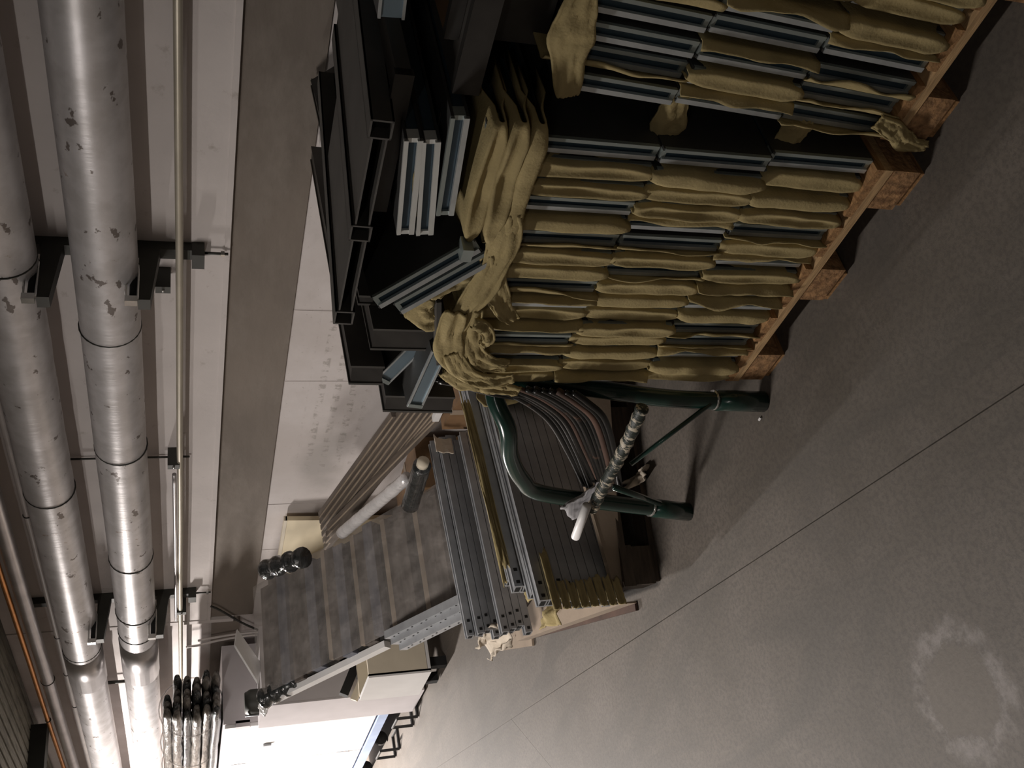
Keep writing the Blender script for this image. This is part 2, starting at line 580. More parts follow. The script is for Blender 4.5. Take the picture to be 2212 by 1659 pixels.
# ------------------------------------------------------------------ lamps
for (lx, ly, lz, pw), where in zip(LAMPS, ('at the far end of the corridor', 'over the open corridor floor', 'behind the viewer, added as fill light')):
    t = thing('batten_lamp', 'white fluorescent batten lamp under the ceiling ' + where, 'lamp', (lx, ly, lz))
    MB().box((-0.05, -0.63, 0.0), (0.05, 0.63, 0.05)).build('housing', M['white'], t)
    MB().tube([(0, -0.6, -0.025), (0, 0.6, -0.025)], 0.013, 10).build('lamp_tube', M['tube_glow'], t, True)
    for s in (-1, 1):
        MB().box((-0.02, s * 0.62 - 0.015, -0.045), (0.02, s * 0.62 + 0.015, 0.0)).build('lamp_holder', M['white'], t)
        MB().tube([(0, s * 0.45, 0.05), (0, s * 0.45, ZC - lz)], 0.004, 6).build('hanger', M['strut'], t)

# ================================================================== PIPES ON THE WALL
XP = XW - 0.19


def zr(r, X):
    return 1.62 + r * X


def straight_pipe(name, label, cat, X, z, rad, ya, yb, material, n=20, seams=(), seam_mat=None, collars=(), wrinkle=None):
    t = thing(name, label, cat, (X, ya, z))
    pts, rs = [], []
    L = yb - ya
    k = max(8, int(L / 0.06)) if wrinkle else 24
    for i in range(k + 1):
        y = L * i / k
        rr = rad
        if wrinkle and wrinkle[0] < y + ya < wrinkle[1]:
            rr = rad * (1 + 0.022 * nz(y * 9.0, 3.3) + 0.012 * nz(y * 23.0, 1.1))
        pts.append((0.004 * nz(y * 0.9, z), y, 0.004 * nz(y * 0.8, z + 4)))
        rs.append(rr)
    MB().tube(pts, rs, n).build('jacket', material, t, True)
    for y in seams:
        ring = [(math.cos(a) * (rad + 0.0015), y - ya, math.sin(a) * (rad + 0.0015)) for a in [2 * math.pi * q / 24 for q in range(24)]]
        MB().tube(ring, 0.0035, 6, closed=True).build('seam_band', seam_mat or M['strut'], t, True)
    for (y, ln) in collars:
        MB().tube([(0, y - ya, 0), (0, y - ya + ln, 0)], rad + 0.006, 24).build('collar', M['steel_tube'], t, True)
    return t


RA = 0.121
straight_pipe('insulated_pipe', 'thick silvery insulated pipe, the lower of two along the wall', 'pipe', XP, zr(0.103, XP), RA,
              -2.5, 13.8, M['pipe'], 28, seams=(3.42, 4.35, 5.55, 6.30, 6.62), collars=((6.78, 0.62),))
straight_pipe('insulated_pipe', 'thick silvery insulated pipe with wrinkled jacket, the upper of two', 'pipe', XP, zr(0.231, XP), RA,
              -2.5, 13.8, M['pipe'], 28, seams=(3.02, 4.75, 6.85), collars=((6.9, 0.55),), wrinkle=(3.1, 4.7))
straight_pipe('thin_pipe', 'thin pale pipe between the upper insulated pipe and the ceiling', 'pipe', XW - 0.09, zr(0.2785, XW - 0.09), 0.019,
              -2.5, 13.8, M['pale_tube'], 12, seams=(5.2, 6.9, 7.6, 8.3))
straight_pipe('steel_pipe', 'medium grey steel pipe near the ceiling beside a copper tube', 'pipe', XW - 0.22, zr(0.326, XW - 0.22), 0.043,
              -2.5, 13.8, M['steel_tube'], 18, seams=(7.35,))
straight_pipe('copper_tube', 'thin orange copper tube just under the ceiling slats', 'pipe', XW - 0.22, zr(0.3545, XW - 0.22), 0.017,
              -2.5, 13.8, M['copper'], 12, seams=(8.2,))
XC = XW - 0.12
straight_pipe('conduit', 'long thin beige conduit at eye level below the insulated pipes', 'conduit', XC, zr(0.0052, XC), 0.0155,
              -2.5, 8.6, M['conduit'], 12)
straight_pipe('conduit', 'short thin conduit clipped alongside the long beige conduit', 'conduit', XC + 0.006, zr(0.0145, XC), 0.012,
              4.78, 6.72, M['steel_tube'], 10)
# U end of the short conduit and clips
for (px_, py_) in ((375, 1005), (392, 1322), (352, 622)):
    p = W(px_, py_, XC - 0.01)
    nm = {1005: 'black clip holding the start of the short conduit', 1322: 'black U clip at the end of the short conduit',
          622: 'dark clip on the conduit beside the nearer pipe bracket'}[py_]
    t = thing('conduit_clip', nm, 'clip', p)
    MB().box((-0.012, -0.02, -0.03), (0.10, 0.02, 0.03)).build('clip_body', M['strut'], t)
    MB().tube([(-0.02, 0, 0), (0.0, 0, 0)], 0.006, 8).build('screw', M['chrome'], t, True)

# pipe brackets: upright on the wall, two arms, a U-bolt under each pipe
zA, zB = zr(0.103, XP), zr(0.231, XP)
for yy, lab in ((3.10, 'nearer dark steel pipe bracket with two arms on the wall'),
                (6.42, 'farther dark steel pipe bracket with two arms on the wall')):
    t = thing('pipe_bracket', lab, 'bracket', (XW - 0.03, yy, 1.5))
    b0 = 1.555 - 1.5
    MB().box((-0.045, -0.028, b0), (0.0, 0.028, 2.62 - 1.5)).build('upright', M['strut'], t)
    for zp in (zA, zB):
        zc = zp - RA - 0.052 - 1.5
        x1 = (XP - 0.16) - (XW - 0.03)
        MB().hexa([(x1, -0.03, zc + 0.004), (-0.04, -0.03, zc - 0.03), (-0.04, 0.03, zc - 0.03), (x1, 0.03, zc + 0.004),
                   (x1, -0.03, zc + 0.05), (-0.04, -0.03, zc + 0.05), (-0.04, 0.03, zc + 0.05), (x1, 0.03, zc + 0.05)]
                  ).build('arm', M['strut'], t)
        xc_ = XP - (XW - 0.03)
        xa, xb, za, zb_ = xc_ - 0.165, xc_ + 0.01, zc + 0.050, zc + 0.092
        loop = [(xa, -0.036, za), (xb, -0.036, za), (xb + 0.012, -0.036, (za + zb_) / 2), (xb, -0.036, zb_), (xa, -0.036, zb_), (xa - 0.010, -0.036, (za + zb_) / 2)]
        MB().tube(smooth_path(loop + loop[:1], 3)[:-1], 0.0048, 8, closed=True).build('u_bolt', M['chrome'], t, True)
        MB().tube([(xa + 0.02, -0.02, zc + 0.068), (xb - 0.02, -0.02, zc + 0.068)], 0.014, 10).build('roller', M['black'], t, True)
        MB().box((xa - 0.022, -0.052, zc + 0.05), (xa + 0.006, -0.022, zc + 0.096)).build('nut', M['chrome'], t)
        MB().box((xc_ - 0.02, -0.02, zc + 0.05), (xc_ + 0.02, 0.02, zp - RA - 1.5 + 0.004)).build('saddle', M['strut'], t)
    MB().box((-0.075, -0.032, b0 - 0.02), (0.0, 0.05, b0 + 0.03)).build('foot_plate', M['strut'], t)
    MB().tube([(-0.03, 0, b0 - 0.015), (-0.03, 0, b0 - 0.115)], 0.006, 8).build('threaded_rod', M['strut'], t, True)
    MB().tube([(-0.03, 0, b0 - 0.085), (-0.03, 0, b0 - 0.10)], 0.013, 6).build('nut', M['chrome'], t)
tag(MB().tube([(XW - 0.05, 4.70, 1.585), (XW - 0.05, 4.70, 2.4)], 0.006, 8).build('hanger_rod', M['strut'], None, True),
    'thin dark vertical rod on the wall behind both insulated pipes', 'rod')
tag(MB().tube([(XW - 0.05, 7.98, 1.9), (XW - 0.05, 7.98, 2.35)], 0.014, 8).build('hanger_rod', M['strut'], None, True),
    'short thick rod between the insulated pipes at the bright far end', 'rod')
# two conduit tails dropping down behind the white board
for k, (lab, pa) in enumerate((('left of two thin pale cables dropping from the conduit', [(402, 1398), (440, 1392), (470, 1384), (540, 1372), (600, 1370)]),
                               ('right of two thin pale cables dropping from the conduit', [(428, 1384), (460, 1378), (500, 1371), (545, 1366), (600, 1362)]))):
    pts = [W(x, y, XW - 0.09) for x, y in pa]
    tag(MB().tube(smooth_path(pts, 5), 0.009, 8).build('cable', M['pale_tube'], None, True), lab, 'cable')
pts = [W(x, y, XW - 0.05) for x, y in [(456, 1310), (475, 1318), (520, 1344), (560, 1362)]]
tag(MB().tube(smooth_path(pts, 5), 0.008, 8).build('cable', M['strut'], None, True), 'dark cable sagging down the far wall above the wrapped slats', 'cable')

# ================================================================== PALLETS
def pallet(label, loc, rotz, woods, L=1.2, Wd=0.8):
    t = thing('wooden_pallet', label, 'pallet', loc, (0, 0, rotz))
    wt, wc, blk = woods
    for i, (y, w) in enumerate(((0, .145), (.182, .1), (.3275, .145), (.518, .1), (.655, .145))):
        MB().box((0, y * Wd / .8, .122), (L, (y + w) * Wd / .8, .144)).build('deck_board', wt, t)
    for x in (0, L / 2 - .0725, L - .145):
        MB().box((x, 0, .100), (x + .145, Wd, .122)).build('cross_board', wc, t)
        for y in (0, Wd / 2 - .0725, Wd - .12):
            MB().box((x + (0.004 if x == 0 else 0), y + .002, .022), (x + .14, y + .118, .100)).build('block', blk, t)
    for y in (0, Wd / 2 - .06, Wd - .12):
        MB().box((0.012, y + .01, 0), (L, y + .11, .022)).build('skid_board', wt, t)
    return t


new_wood = (M['wood'], M['wood_light'], M['chip'])
old_wood = (M['old_wood'], M['old_wood'], M['old_wood'])
pallet('new wooden pallet with orange chipboard blocks under the middle stack', (1.452, 1.172, 0), 0, new_wood)
pallet('new wooden pallet in the dark under the nearest stack', (1.50, 0.325, 0), 0, new_wood)

# ================================================================== STEEL PANELS AND FOAM
PH, PT, PL = 0.262, 0.036, 1.15


def panel_meshes(L, white=False):
    d = {}
    d['core'] = MB().box((0.009, -PT / 2 + .005, 0.006), (L, PT / 2 - .005, PH - 0.006)).mesh('core')
    d['side_a'] = MB().box((0.0, -PT / 2, 0.0), (L, -PT / 2 + .006, PH)).mesh('side_sheet')
    d['side_b'] = MB().box((0.0, PT / 2 - .006, 0.0), (L, PT / 2, PH)).mesh('side_sheet')
    d['lip_a'] = MB().box((-0.003, -PT / 2 - .0006, 0.004), (0.006, -PT / 2 + .0080, PH - 0.004)).mesh('rolled_lip')
    d['lip_b'] = MB().box((-0.003, PT / 2 - .0105, 0.004), (0.006, PT / 2 + .0006, PH - 0.004)).mesh('rolled_lip')
    d['clip_t'] = MB().box((0.003, -PT / 2 + .004, PH - .012), (0.03, PT / 2 - .004, PH - .001)).mesh('end_clip')
    d['clip_b'] = MB().box((0.003, -PT / 2 + .004, .001), (0.03, PT / 2 - .004, .012)).mesh('end_clip')
    mats = dict(core=M['recess'], side_a=M['panel_face'], side_b=M['panel_face'], lip_a=M['clip'], lip_b=M['galv'], clip_t=M['clip'], clip_b=M['clip'])
    if white:
        mats.update(lip_a=M['white_end'], lip_b=M['white_end'], clip_t=M['white_end'], clip_b=M['white_end'])
    for k, me in d.items():
        me.materials.append(mats[k])
    return d


PM = panel_meshes(PL)
PMW = panel_meshes(PL, True)


def steel_panel(label, mw, group=None, meshes=None):
    t = thing('steel_cassette', label, 'steel panel', group=group)
    t.matrix_world = mw
    for k, me in (meshes or PM).items():
        obj(me.name.split('.')[0], me, None, t)
    return t


def foam_mesh(seed, kind, zlo=0.0, zhi=PH, prot=0.03, lift=0.0, half=None):
    """foam sheet round the end of a panel; local x = 0 at the panel end, negative x sticks out"""
    rows = []
    nzv = 19
    t2 = half if half else PT / 2 + 0.003
    ph = seed * 3.71
    for i in range(nzv):
        u = i / (nzv - 1)
        z = zlo + (zhi - zlo) * u
        edge = min(u, 1 - u)
        pinch = min(1.0, (edge / 0.16)) ** 0.6 if edge < 0.16 else 1.0
        wob = nz(u * 3.2, ph) * 0.5 + nz(u * 7.0, ph + 9) * 0.22
        row = []
        if kind == 'loop':        # folded right round the end
            p = prot * (0.7 + 0.3 * pinch) * (1 + 0.5 * wob)
            amp_ = 0.5 + 0.5 * nz(ph, 7.7)
            deep = (0.15, 0.55, 0.85, 0.7)[int(seed) % 4]
            w = t2 * (0.30 + 0.70 * pinch) * (0.62 + 0.30 * amp_ + 0.22 * nz(u * 2.5, ph + 20)) + 0.002
            sh = (0.006 * nz(u * 2.1, ph + 33) + 0.007 * nz(ph, 3.1)) * pinch
            prof = [(0.20, -t2), (0.06, -t2 - .001), (0.012, -min(w, t2) + sh * 0.5)]
            for q in range(11):
                a = -math.pi / 2 + math.pi * q / 10
                dent = deep * (0.7 + 0.5 * nz(u * 3.0, ph + 60)) * math.cos(a) ** 3 * pinch
                prof.append((-p * (0.12 + 0.88 * abs(math.cos(a)) ** 0.42 - dent), w * math.copysign(abs(math.sin(a)) ** 0.85, a) + sh))
            prof += [(0.012, min(w, t2) + sh * 0.5), (0.06, t2 + .001), (0.14, t2)]
        else:                     # a single layer whose loose edge curls over
            p = prot * (0.75 + 0.7 * wob + 0.1)
            s = 1 if kind == 'left' else -1
            prof = [(0.20, s * t2), (0.08, s * t2), (0.01, s * (t2 + .001))]
            curl = 0.006 + 0.020 * (nz(u * 2.3, ph + 5) + 0.35)
            for q in range(1, 8):
                a = q / 7
                prof.append((-p * a, s * (t2 + 0.003) - s * curl * a * a + 0.007 * nz(u * 5, ph + a * 2) * a))
        for (x, y) in prof:
            row.append((x, y, z + (lift * max(0, -x) / max(prot, .01) if u > 0.9 else 0)))
        rows.append(row)
    return MB().grid(rows).mesh('foam_sheet', True)


def foam_on(label, mw, me, group=None):
    o = obj('foam_sheet', me, M['foam'], None, 0.0035)
    o.matrix_world = mw
    return tag(o, label, 'foam sheet', group)


ROWS = ('bottom', 'centre', 'top')


def stack(which, xf, y_far, n, pitch, loop_p, lean, z0=0.146, prot=(0.022, 0.042), seed=0, drop=()):
    rnd = random.Random(seed)
    for r in range(3):
        for i in range(n):
            yc = y_far - PT / 2 - 0.008 - i * pitch + rnd.uniform(-.003, .003) + (0.004 * r)
            zb = z0 + r * (PH + 0.0015)
            x = xf + rnd.uniform(0.0, 0.016)
            tilt = lean * (1 if n > 1 else 0)
            ez = Vector((0, -math.sin(tilt), math.cos(tilt)))
            org = Vector((x, yc - math.tan(tilt) * (zb - z0), zb))
            mw = frame_matrix(org, (1, 0, 0), ez)
            pos = ORD[i]
            steel_panel('steel panel, %s from far end, %s row of %s pallet stack' % (pos, ROWS[r], which), mw,
                        'steel panels on the %s pallet' % which)
            if (r, i) in drop:
                continue
            kind = 'loop' if rnd.random() < loop_p else rnd.choice(('left', 'right', 'left'))
            zhi = PH + (0.03 + rnd.uniform(0, .03) if r == 2 else 0.006)
            me = foam_mesh(seed * 97 + r * 31 + i, kind, -0.008, zhi, rnd.uniform(*prot))
            foam_on('yellow foam sheet on %s panel from far end, %s row, %s pallet' % (pos, ROWS[r], which), mw, me,
                    'foam sheets on the %s pallet' % which)


stack('middle', 1.462, 1.985, 16, 0.0515, 0.58, 0.0, prot=(0.012, 0.034), seed=3, drop=((0, 15), (1, 15), (2, 15), (2, 12)))
stack('nearest', 1.505, 1.128, 14, 0.055, 0.46, 0.062, prot=(0.012, 0.036), seed=5, drop=((2, 0), (2, 2), (1, 3), (2, 3)))


# ------------------------------------------------------------------ panels lying on top of the middle stack
def end_panel(label, a, b, X, body=(1, 0.0, 0.0), meshes=None, flip=False, group='loose panels on the middle stack'):
    """panel whose end runs between the two picture points, on the plane X"""
    A, B = W(*a, X), W(*b, X)
    ez = (B - A).normalized()
    c = (A + B) / 2
    org = c - ez * PH / 2
    mw = frame_matrix(org, body, ez)
    return steel_panel(label, mw, group, meshes), mw


def flat_mw(x, y0, z, body=(1, 0, 0), dz=0.0, dy=1.0):
    return frame_matrix((x, y0, z), body, (0, dy, dz))


# bundle of foam-wrapped panels lying flat at the right end of the middle stack
lay = [(1.470, 1.145, 0.965), (1.462, 1.140, 1.005), (1.470, 1.150, 1.045)]
for i, (x, y, z) in enumerate(lay):
    pos = ('lowest', 'second', 'third')[i]
    mw = flat_mw(x, y, z, dz=-0.03)
    steel_panel('steel panel lying flat on the middle stack, %s of the foam-wrapped bundle' % pos, mw, 'flat bundle on the middle stack')
    foam_on('yellow foam folded over the %s panel of the flat bundle' % pos, mw, foam_mesh(200 + i * 7, 'loop', -0.03, PH + 0.03, 0.055, half=PT / 2 + .006),
            'foam on the flat bundle')
_, mwb = end_panel('bright steel panel lying flat on top of the foam-wrapped bundle', (993, 262), (962, 458), 1.455)
# dark boards between the layers
def board(label, p0, sx, sy, sz, rz=0.0, ry=0.0, mt='dark2', cat='board', name='dark_board'):
    t = thing(name, label, cat, p0, (0, ry, rz))
    e = 0.004
    MB().box((0, 0, 0), (sx, sy, sz)).build('sheet', M[mt], t)
    MB().box((-0.001, 0, -e), (0.02, sy, sz + e)).build('end_lip', M['dark'], t)
    return t


board('dark board lying directly under the two white panel ends', (1.54, 1.14, 1.118), 1.15, 0.28, 0.014, R(1), mt='dark')
# two white-ended panels
_, mw1 = end_panel('upper of two white-ended panels lying flat on the stack', (893, 312), (876, 498), 1.46, meshes=PMW)
_, mw2 = end_panel('lower of two white-ended panels lying flat on the stack', (931, 318), (918, 497), 1.46, meshes=PMW)
me = foam_mesh(333, 'left', 0.02, PH - 0.05, 0.02)
foam_on('narrow foam strip lying on the white-ended panels', mw1 @ Matrix.Translation((0.02, 0, 0)), me)
board('grey flat bar beside the white-ended panels with squared end', (1.60, 1.205, 1.092), 1.15, 0.075, 0.012, R(-4))
board('wide dark board above the white-ended panels', (1.52, 1.10, 1.212), 1.3, 0.34, 0.03, R(2))
# dark frame of three square tubes with thin sheets between
t = thing('tube_grid', 'dark flat steel frame with three open square tube ends', 'frame', (1.45, 1.155, 1.245), (0, R(2.0), 0))
for k in range(3):
    y = k * 0.275
    b = MB()
    w = 0.045
    LX = (1.0, 0.70, 0.88)[k]
    for (a0, a1) in (((0, y, 0), (LX, y + .004, w)), ((0, y + w - .004, 0), (LX, y + w, w)), ((0, y, 0), (LX, y + w, .004)), ((0, y, w - .004), (LX, y + w, w))):
        b.box(a0, a1)
    tb = b.build('square_tube', M['dark2'], t)
    MB().box((0.03, y + .004, .004), (0.034, y + w - .004, w - .004)).build('hollow_shade', M['black'], tb)  # black plate inside the open end paints in the dark of the hollow
for k in range(2):
    y = k * 0.275 + 0.045
    for z in (0.006, 0.034):
        MB().box((0.002, y, z), ((0.70, 0.52)[k], y + 0.23, z + .004)).build('cover_sheet', M['dark2'], t)

# leaning steel panels at the left end of the middle stack (ends face the corridor)
end_panel('upper of two bluish panels leaning steeply on the middle stack', (1035, 528), (805, 630), 1.44, body=(1, 0.25, 0.02))
end_panel('lower of two bluish panels leaning steeply on the middle stack', (1062, 552), (868, 640), 1.44, body=(1, 0.22, 0.0))
MB_t = thing('clip_block', 'small pale block resting on the upper leaning panel end', 'block', W(1007, 545, 1.42))
MB().box((-0.012, -0.018, -0.012), (0.03, 0.018, 0.012)).build('block_body', M['clip'], MB_t)


def short_panel(label, a, b, X, wd, body, mt='galv'):
    A, B = W(*a, X), W(*b, X)
    h = (B - A).length
    mw = frame_matrix(A, body, B - A)
    t = thing('steel_channel', label, 'channel', group='loose channels on the middle stack')
    t.matrix_world = mw
    MB().box((0.004, -wd / 2 + .004, 0.002), (0.9, wd / 2 - .004, h - .002)).build('web', M['web_blue'], t)
    MB().box((0.004, -wd / 2, 0), (0.9, -wd / 2 + .005, h)).build('flange', M['panel_face'], t)
    MB().box((0.004, wd / 2 - .005, 0), (0.9, wd / 2, h)).build('flange', M['panel_face'], t)
    MB().box((0, -wd / 2 - .0005, 0), (0.006, -wd / 2 + .005, h)).build('front_lip', M[mt], t)
    MB().box((0, wd / 2 - .005, 0), (0.006, wd / 2 + .0005, h)).build('front_lip', M[mt], t)
    MB().box((-0.001, -wd / 2 + .002, h - .012), (0.02, wd / 2 - .002, h)).build('end_tab', M['clip'], t)
    return t


short_panel('bright steel channel sticking out lowest at the far corner', (950, 762), (892, 862), 1.47, 0.042, (1, 0.15, 0.0))
short_panel('perforated steel channel end behind the lowest bright channel', (946, 706), (822, 802), 1.56, 0.042, (1, 0.2, 0.02))
short_panel('dull steel channel end highest at the far corner', (922, 672), (842, 735), 1.62, 0.03, (1, 0.2, 0.02))
# dark board standing between channels and foam
A = W(948, 655, 1.47)
tag(MB().bar(W(945, 640, 1.5), W(945, 775, 1.46), 0.012, 0.05, (1, 0, 0)).build('flat_strip', M['dark2']),
    'flat grey strip end beside the crumpled foam at the far corner', 'strip')


# long dark trays leaning from the stack to the wall
def dark_tray(label, pa, Xa, pb, Xb, wd, ht, mt='dark'):
    A, B = W(*pa, Xa), W(*pb, Xb)
    d = (B - A).normalized()
    mw = frame_matrix(A, d, (0, 0, 1))
    t = thing('dark_tray', label, 'tray', group='dark trays leaning on the wall')
    t.matrix_world = mw
    L = (B - A).length
    MB().box((0, 0, -ht), (L, wd, -0.004)).build('tray_body', M[mt], t)
    MB().box((-0.002, -0.004, -ht - 0.003), (L, 0.002, 0.0)).build('rim', M['dark2'], t)
    MB().box((-0.002, wd - 0.002, -ht - 0.003), (L, wd + 0.004, 0.0)).build('rim', M['dark2'], t)
    return t


dark_tray('long dark tray reaching the wall, farthest left of the dark trays', (757, 792), 1.50, (672, 318), XW - 0.06, 0.05, 0.085)
dark_tray('long dark tray between the two others, its lower end cut square', (806, 712), 1.52, (693, 165), XW - 0.06, 0.06, 0.16)
dark_tray('thin dark bar leaning on the wall beside the trays', (775, 640), 1.62, (672, 172), XW - 0.05, 0.022, 0.045)
dark_tray('deep dark tray lowest at the far corner of the stack', (832, 856), 1.50, (742, 330), XW - 0.08, 0.05, 0.19)
dark_tray('short dark tray stub under the leaning bluish panels', (870, 668), 1.58, (790, 240), XW - 0.2, 0.08, 0.12)
# dark sheet standing near the wall, top right
A, B = W(722, 42, XW - 0.10), W(800, 5, XW - 0.25)
t = thing('dark_sheet', 'large dark sheet standing on the clutter by the wall', 'sheet', (2.55, 1.50, 0.93), (R(-4), 0, 0))
MB().box((0, 0, 0), (0.36, 0.42, 0.215)).build('sheet', M['dark'], t)
MB().box((-0.006, 0, 0.205), (0.366, 0.006, 0.225)).build('rim', M['dark2'], t)
# bright end and boards at the upper edge of the picture (on the nearest stack)
short_panel('bright channel end on top of the nearest stack', (845, 42), (862, -95), 1.62, 0.05, (1, 0.1, 0.0))
board('brownish board lying on the nearest stack under the bright end', (1.58, 0.62, 1.135), 1.2, 0.42, 0.02, R(3), mt='carton_dark')
board('long dark board on the nearest stack against the tube frame', (1.52, 0.70, 1.085), 1.35, 0.42, 0.045, R(2))
board('dark crate side on the nearest stack top', (1.60, 0.45, 0.955), 1.2, 0.6, 0.11, R(1), mt='dark')


# crumpled foam
def crumple(label, c, ex, ey, su, sv, seed, amp=0.03, curl=0.0, n=16, nrm=None, thick=0.004, mt='foam', name='crumpled_foam', cat='foam'):
    ex, ey = Vector(ex).normalized(), Vector(ey).normalized()
    nn = ex.cross(ey)
    rows = []
    for i in range(n):
        u = i / (n - 1) - 0.5
        row = []
        for j in range(n):
            v = j / (n - 1) - 0.5
            ph = nz(u * 2.6 + seed, v * 2.6, seed * 1.7) * amp + abs(nz(u * 5.2, v * 5.2 + seed, seed)) * amp * 0.8
            cu = curl * (v + 0.5) * 3.0
            off = nn * ph
            pos = Vector(c) + ex * (u * su * (1 + 0.25 * nz(v * 3, seed)))
            if curl:
                rad_ = sv / (3.0 * abs(curl))
                pos = pos + ey * (math.sin(cu) * rad_ * (1 if curl > 0 else -1)) + nn * ((1 - math.cos(cu)) * rad_)
            else:
                pos = pos + ey * (v * sv * (1 + 0.25 * nz(u * 3, seed + 4)))
            row.append(pos + off)
        rows.append(row)
    o = MB().grid(rows).build(name, M[mt], None, True, thick)
    return tag(o, label, cat)



def ribbon(label, path, X, width, seed, cup=0.5, name='foam_strip', mt='foam', dX=None, thick=0.004, crease=1.0):
    """loose strip of foam along picture points on plane X, cupped across its width"""
    pts = smooth_path([W(x, y, X + (dX[i] if dX else 0.0)) for i, (x, y) in enumerate(path)], 9)
    n = len(pts)
    rows = []
    for i, p in enumerate(pts):
        d = (pts[min(i + 1, n - 1)] - pts[max(i - 1, 0)]).normalized()
        side = d.cross(Vector((-1, -0.25, 0.15))).normalized()
        out = side.cross(d).normalized()
        if out.x > 0:
            out = -out
        u = i / (n - 1)
        w = 0.72 * width * (0.55 + 0.45 * math.sin(math.pi * min(1, 0.15 + u * 0.85))) * (1 + 0.3 * nz(u * 4, seed))
        row = []
        for q in range(15):
            v = q / 14 * 2 - 1
            a = v * (1.2 + 0.5 * nz(u * 3, seed + 2)) * cup * 2
            row.append(p + side * (math.sin(a) * w * 0.5 / max(0.4, cup)) + out * ((math.cos(a) - 0.6) * w * 0.30 + crease * (0.011 * nz(u * 5, v * 2 + seed) + 0.009 * abs(nz(u * 9 + seed, v * 4)) + 0.004 * nz(u * 20, v * 6 + seed))))
        rows.append(row)
    return tag(MB().grid(rows).build(name, M[mt], None, True, thick), label, 'foam strip')


ribbon('long twisted foam strip from the leaning panels down to the far corner', [(1098, 460), (1084, 540), (1050, 610), (1000, 680), (975, 735)], 1.43, 0.052, 3, 0.35, crease=0.9)
ribbon('short foam strip hugging the stack edge beside the twisted strip', [(1066, 545), (1068, 610), (1085, 665), (1110, 690)], 1.44, 0.045, 5, 0.35)
ribbon('outer foam flap folded over the far top corner of the middle stack', [(985, 672), (968, 735), (985, 785), (1040, 815)], 1.425, 0.062, 7, 0.28, crease=0.9)
ribbon('inner foam flap folded over the far top corner of the middle stack', [(1022, 668), (1010, 730), (1035, 778), (1095, 790)], 1.43, 0.058, 8, 0.30, crease=0.9)
ribbon('foam layer slipping out beneath both corner flaps', [(975, 762), (1005, 805), (1060, 822), (1110, 815)], 1.418, 0.05, 10, 0.25, crease=0.8)
ribbon('foam fold sagging under the broad flap at the far corner', [(962, 800), (1000, 822), (1060, 832), (1120, 846)], 1.44, 0.05, 9, 0.6)
ribbon('small torn foam curl standing out on the broad flap', [(1022, 700), (1045, 708), (1056, 732), (1040, 745)], 1.40, 0.035, 13, 0.8)
ribbon('foam scrap hanging below the lower leaning panel', [(918, 640), (902, 668), (930, 692), (946, 680)], 1.50, 0.05, 15, 0.5)
ribbon('foam strip running beneath the lower leaning panel', [(1035, 585), (985, 612), (930, 640)], 1.47, 0.03, 17, 0.5)
ribbon('wide foam flap hanging over the top edge of the nearest stack', [(1268, -40), (1246, 30), (1228, 110), (1226, 205)], 1.488, 0.085, 29, 0.22, crease=0.7)
ribbon('foam tongue drooping into the dark gap between the stacks', [(1470, 205), (1448, 255), (1440, 300), (1470, 330)], 1.52, 0.05, 31, 0.5)
ribbon('lower foam tongue drooping into the gap between the stacks', [(1735, 255), (1708, 295), (1680, 330), (1690, 372)], 1.52, 0.05, 37, 0.5)
ribbon('foam tongue at the foot of the nearest stack over the pallet', [(1895, 262), (1935, 285), (1958, 308), (2000, 316)], 1.49, 0.035, 41, 0.5)

# ================================================================== GREEN TUBE STAND WITH RODS
tr = 0.026
t = thing('tube_stand', 'dark green tubular stand with two feet, beside the middle pallet', 'stand', (1.38, 2.3, 0))
o_ = Vector((1.38, 2.3, 0))
leg1 = [FL(1650, 868) + Vector((0, 0, 0.0)), Vector((1.425, 2.02, 0.30)), Vector((1.475, 2.035, 0.55))]
leg2 = [FL(1488, 1106), W(1330, 1088, 1.375), W(1170, 1065, 1.38)]
arc = [W(1128, 1035, 1.385), W(1102, 985, 1.40), W(1096, 925, 1.42), Vector((1.50, 2.09, 0.80)), Vector((1.51, 2.055, 0.72))]
hoop = smooth_path(leg2 + arc + leg1[::-1], 7)
MB().tube([p - o_ for p in hoop], tr, 14).build('hoop_tube', M['green'], t, True)
for P, Q in ((leg1[0], leg1[1]), (leg2[0], leg2[1])):
    d = (Q - P).normalized()
    MB().tube([P - o_ + d * 0.002, P - o_ + d * 0.16], tr + 0.005, 16).build('foot_sleeve', M['green'], t, True)
    MB().tube([P - o_ + d * 0.165, P - o_ + d * 0.172], tr + 0.004, 14).build('weld_ring', M['chrome'], t, True)
MB().tube([W(1535, 872, 1.40) - o_, W(1362, 1003, 1.30) - o_], 0.007, 8).build('brace_rod', M['green'], t, True)
MB().tube([W(1325, 1052, 1.33) - o_, W(1425, 1088, 1.36) - o_], 0.010, 8).build('brace_rod', M['green'], t, True)
ra = [W(1388, 880, 1.33), W(1350, 965, 1.30), W(1310, 1040, 1.27), W(1278, 1100, 1.25)]
rp = smooth_path(ra, 10)
rs = [0.018 + 0.0022 * math.sin(i * 2.3) for i in range(len(rp))]
MB().tube([p - o_ for p in rp], rs, 14).build('peeling_arm', M['peel'], t, True)
MB().tube([W(1268, 1092, 1.24) - o_, W(1243, 1160, 1.215) - o_], 0.0135, 14).build('white_tip', M['white'], t, True)
crumple('grey striped rag wrapped beside the white tip of the stand', W(1258, 1068, 1.28), (-0.2, 0.7, 0.7), (1, 0.3, -0.2), 0.16, 0.07, 51, 0.02, 1.1, mt='rag', name='striped_rag', cat='rag')

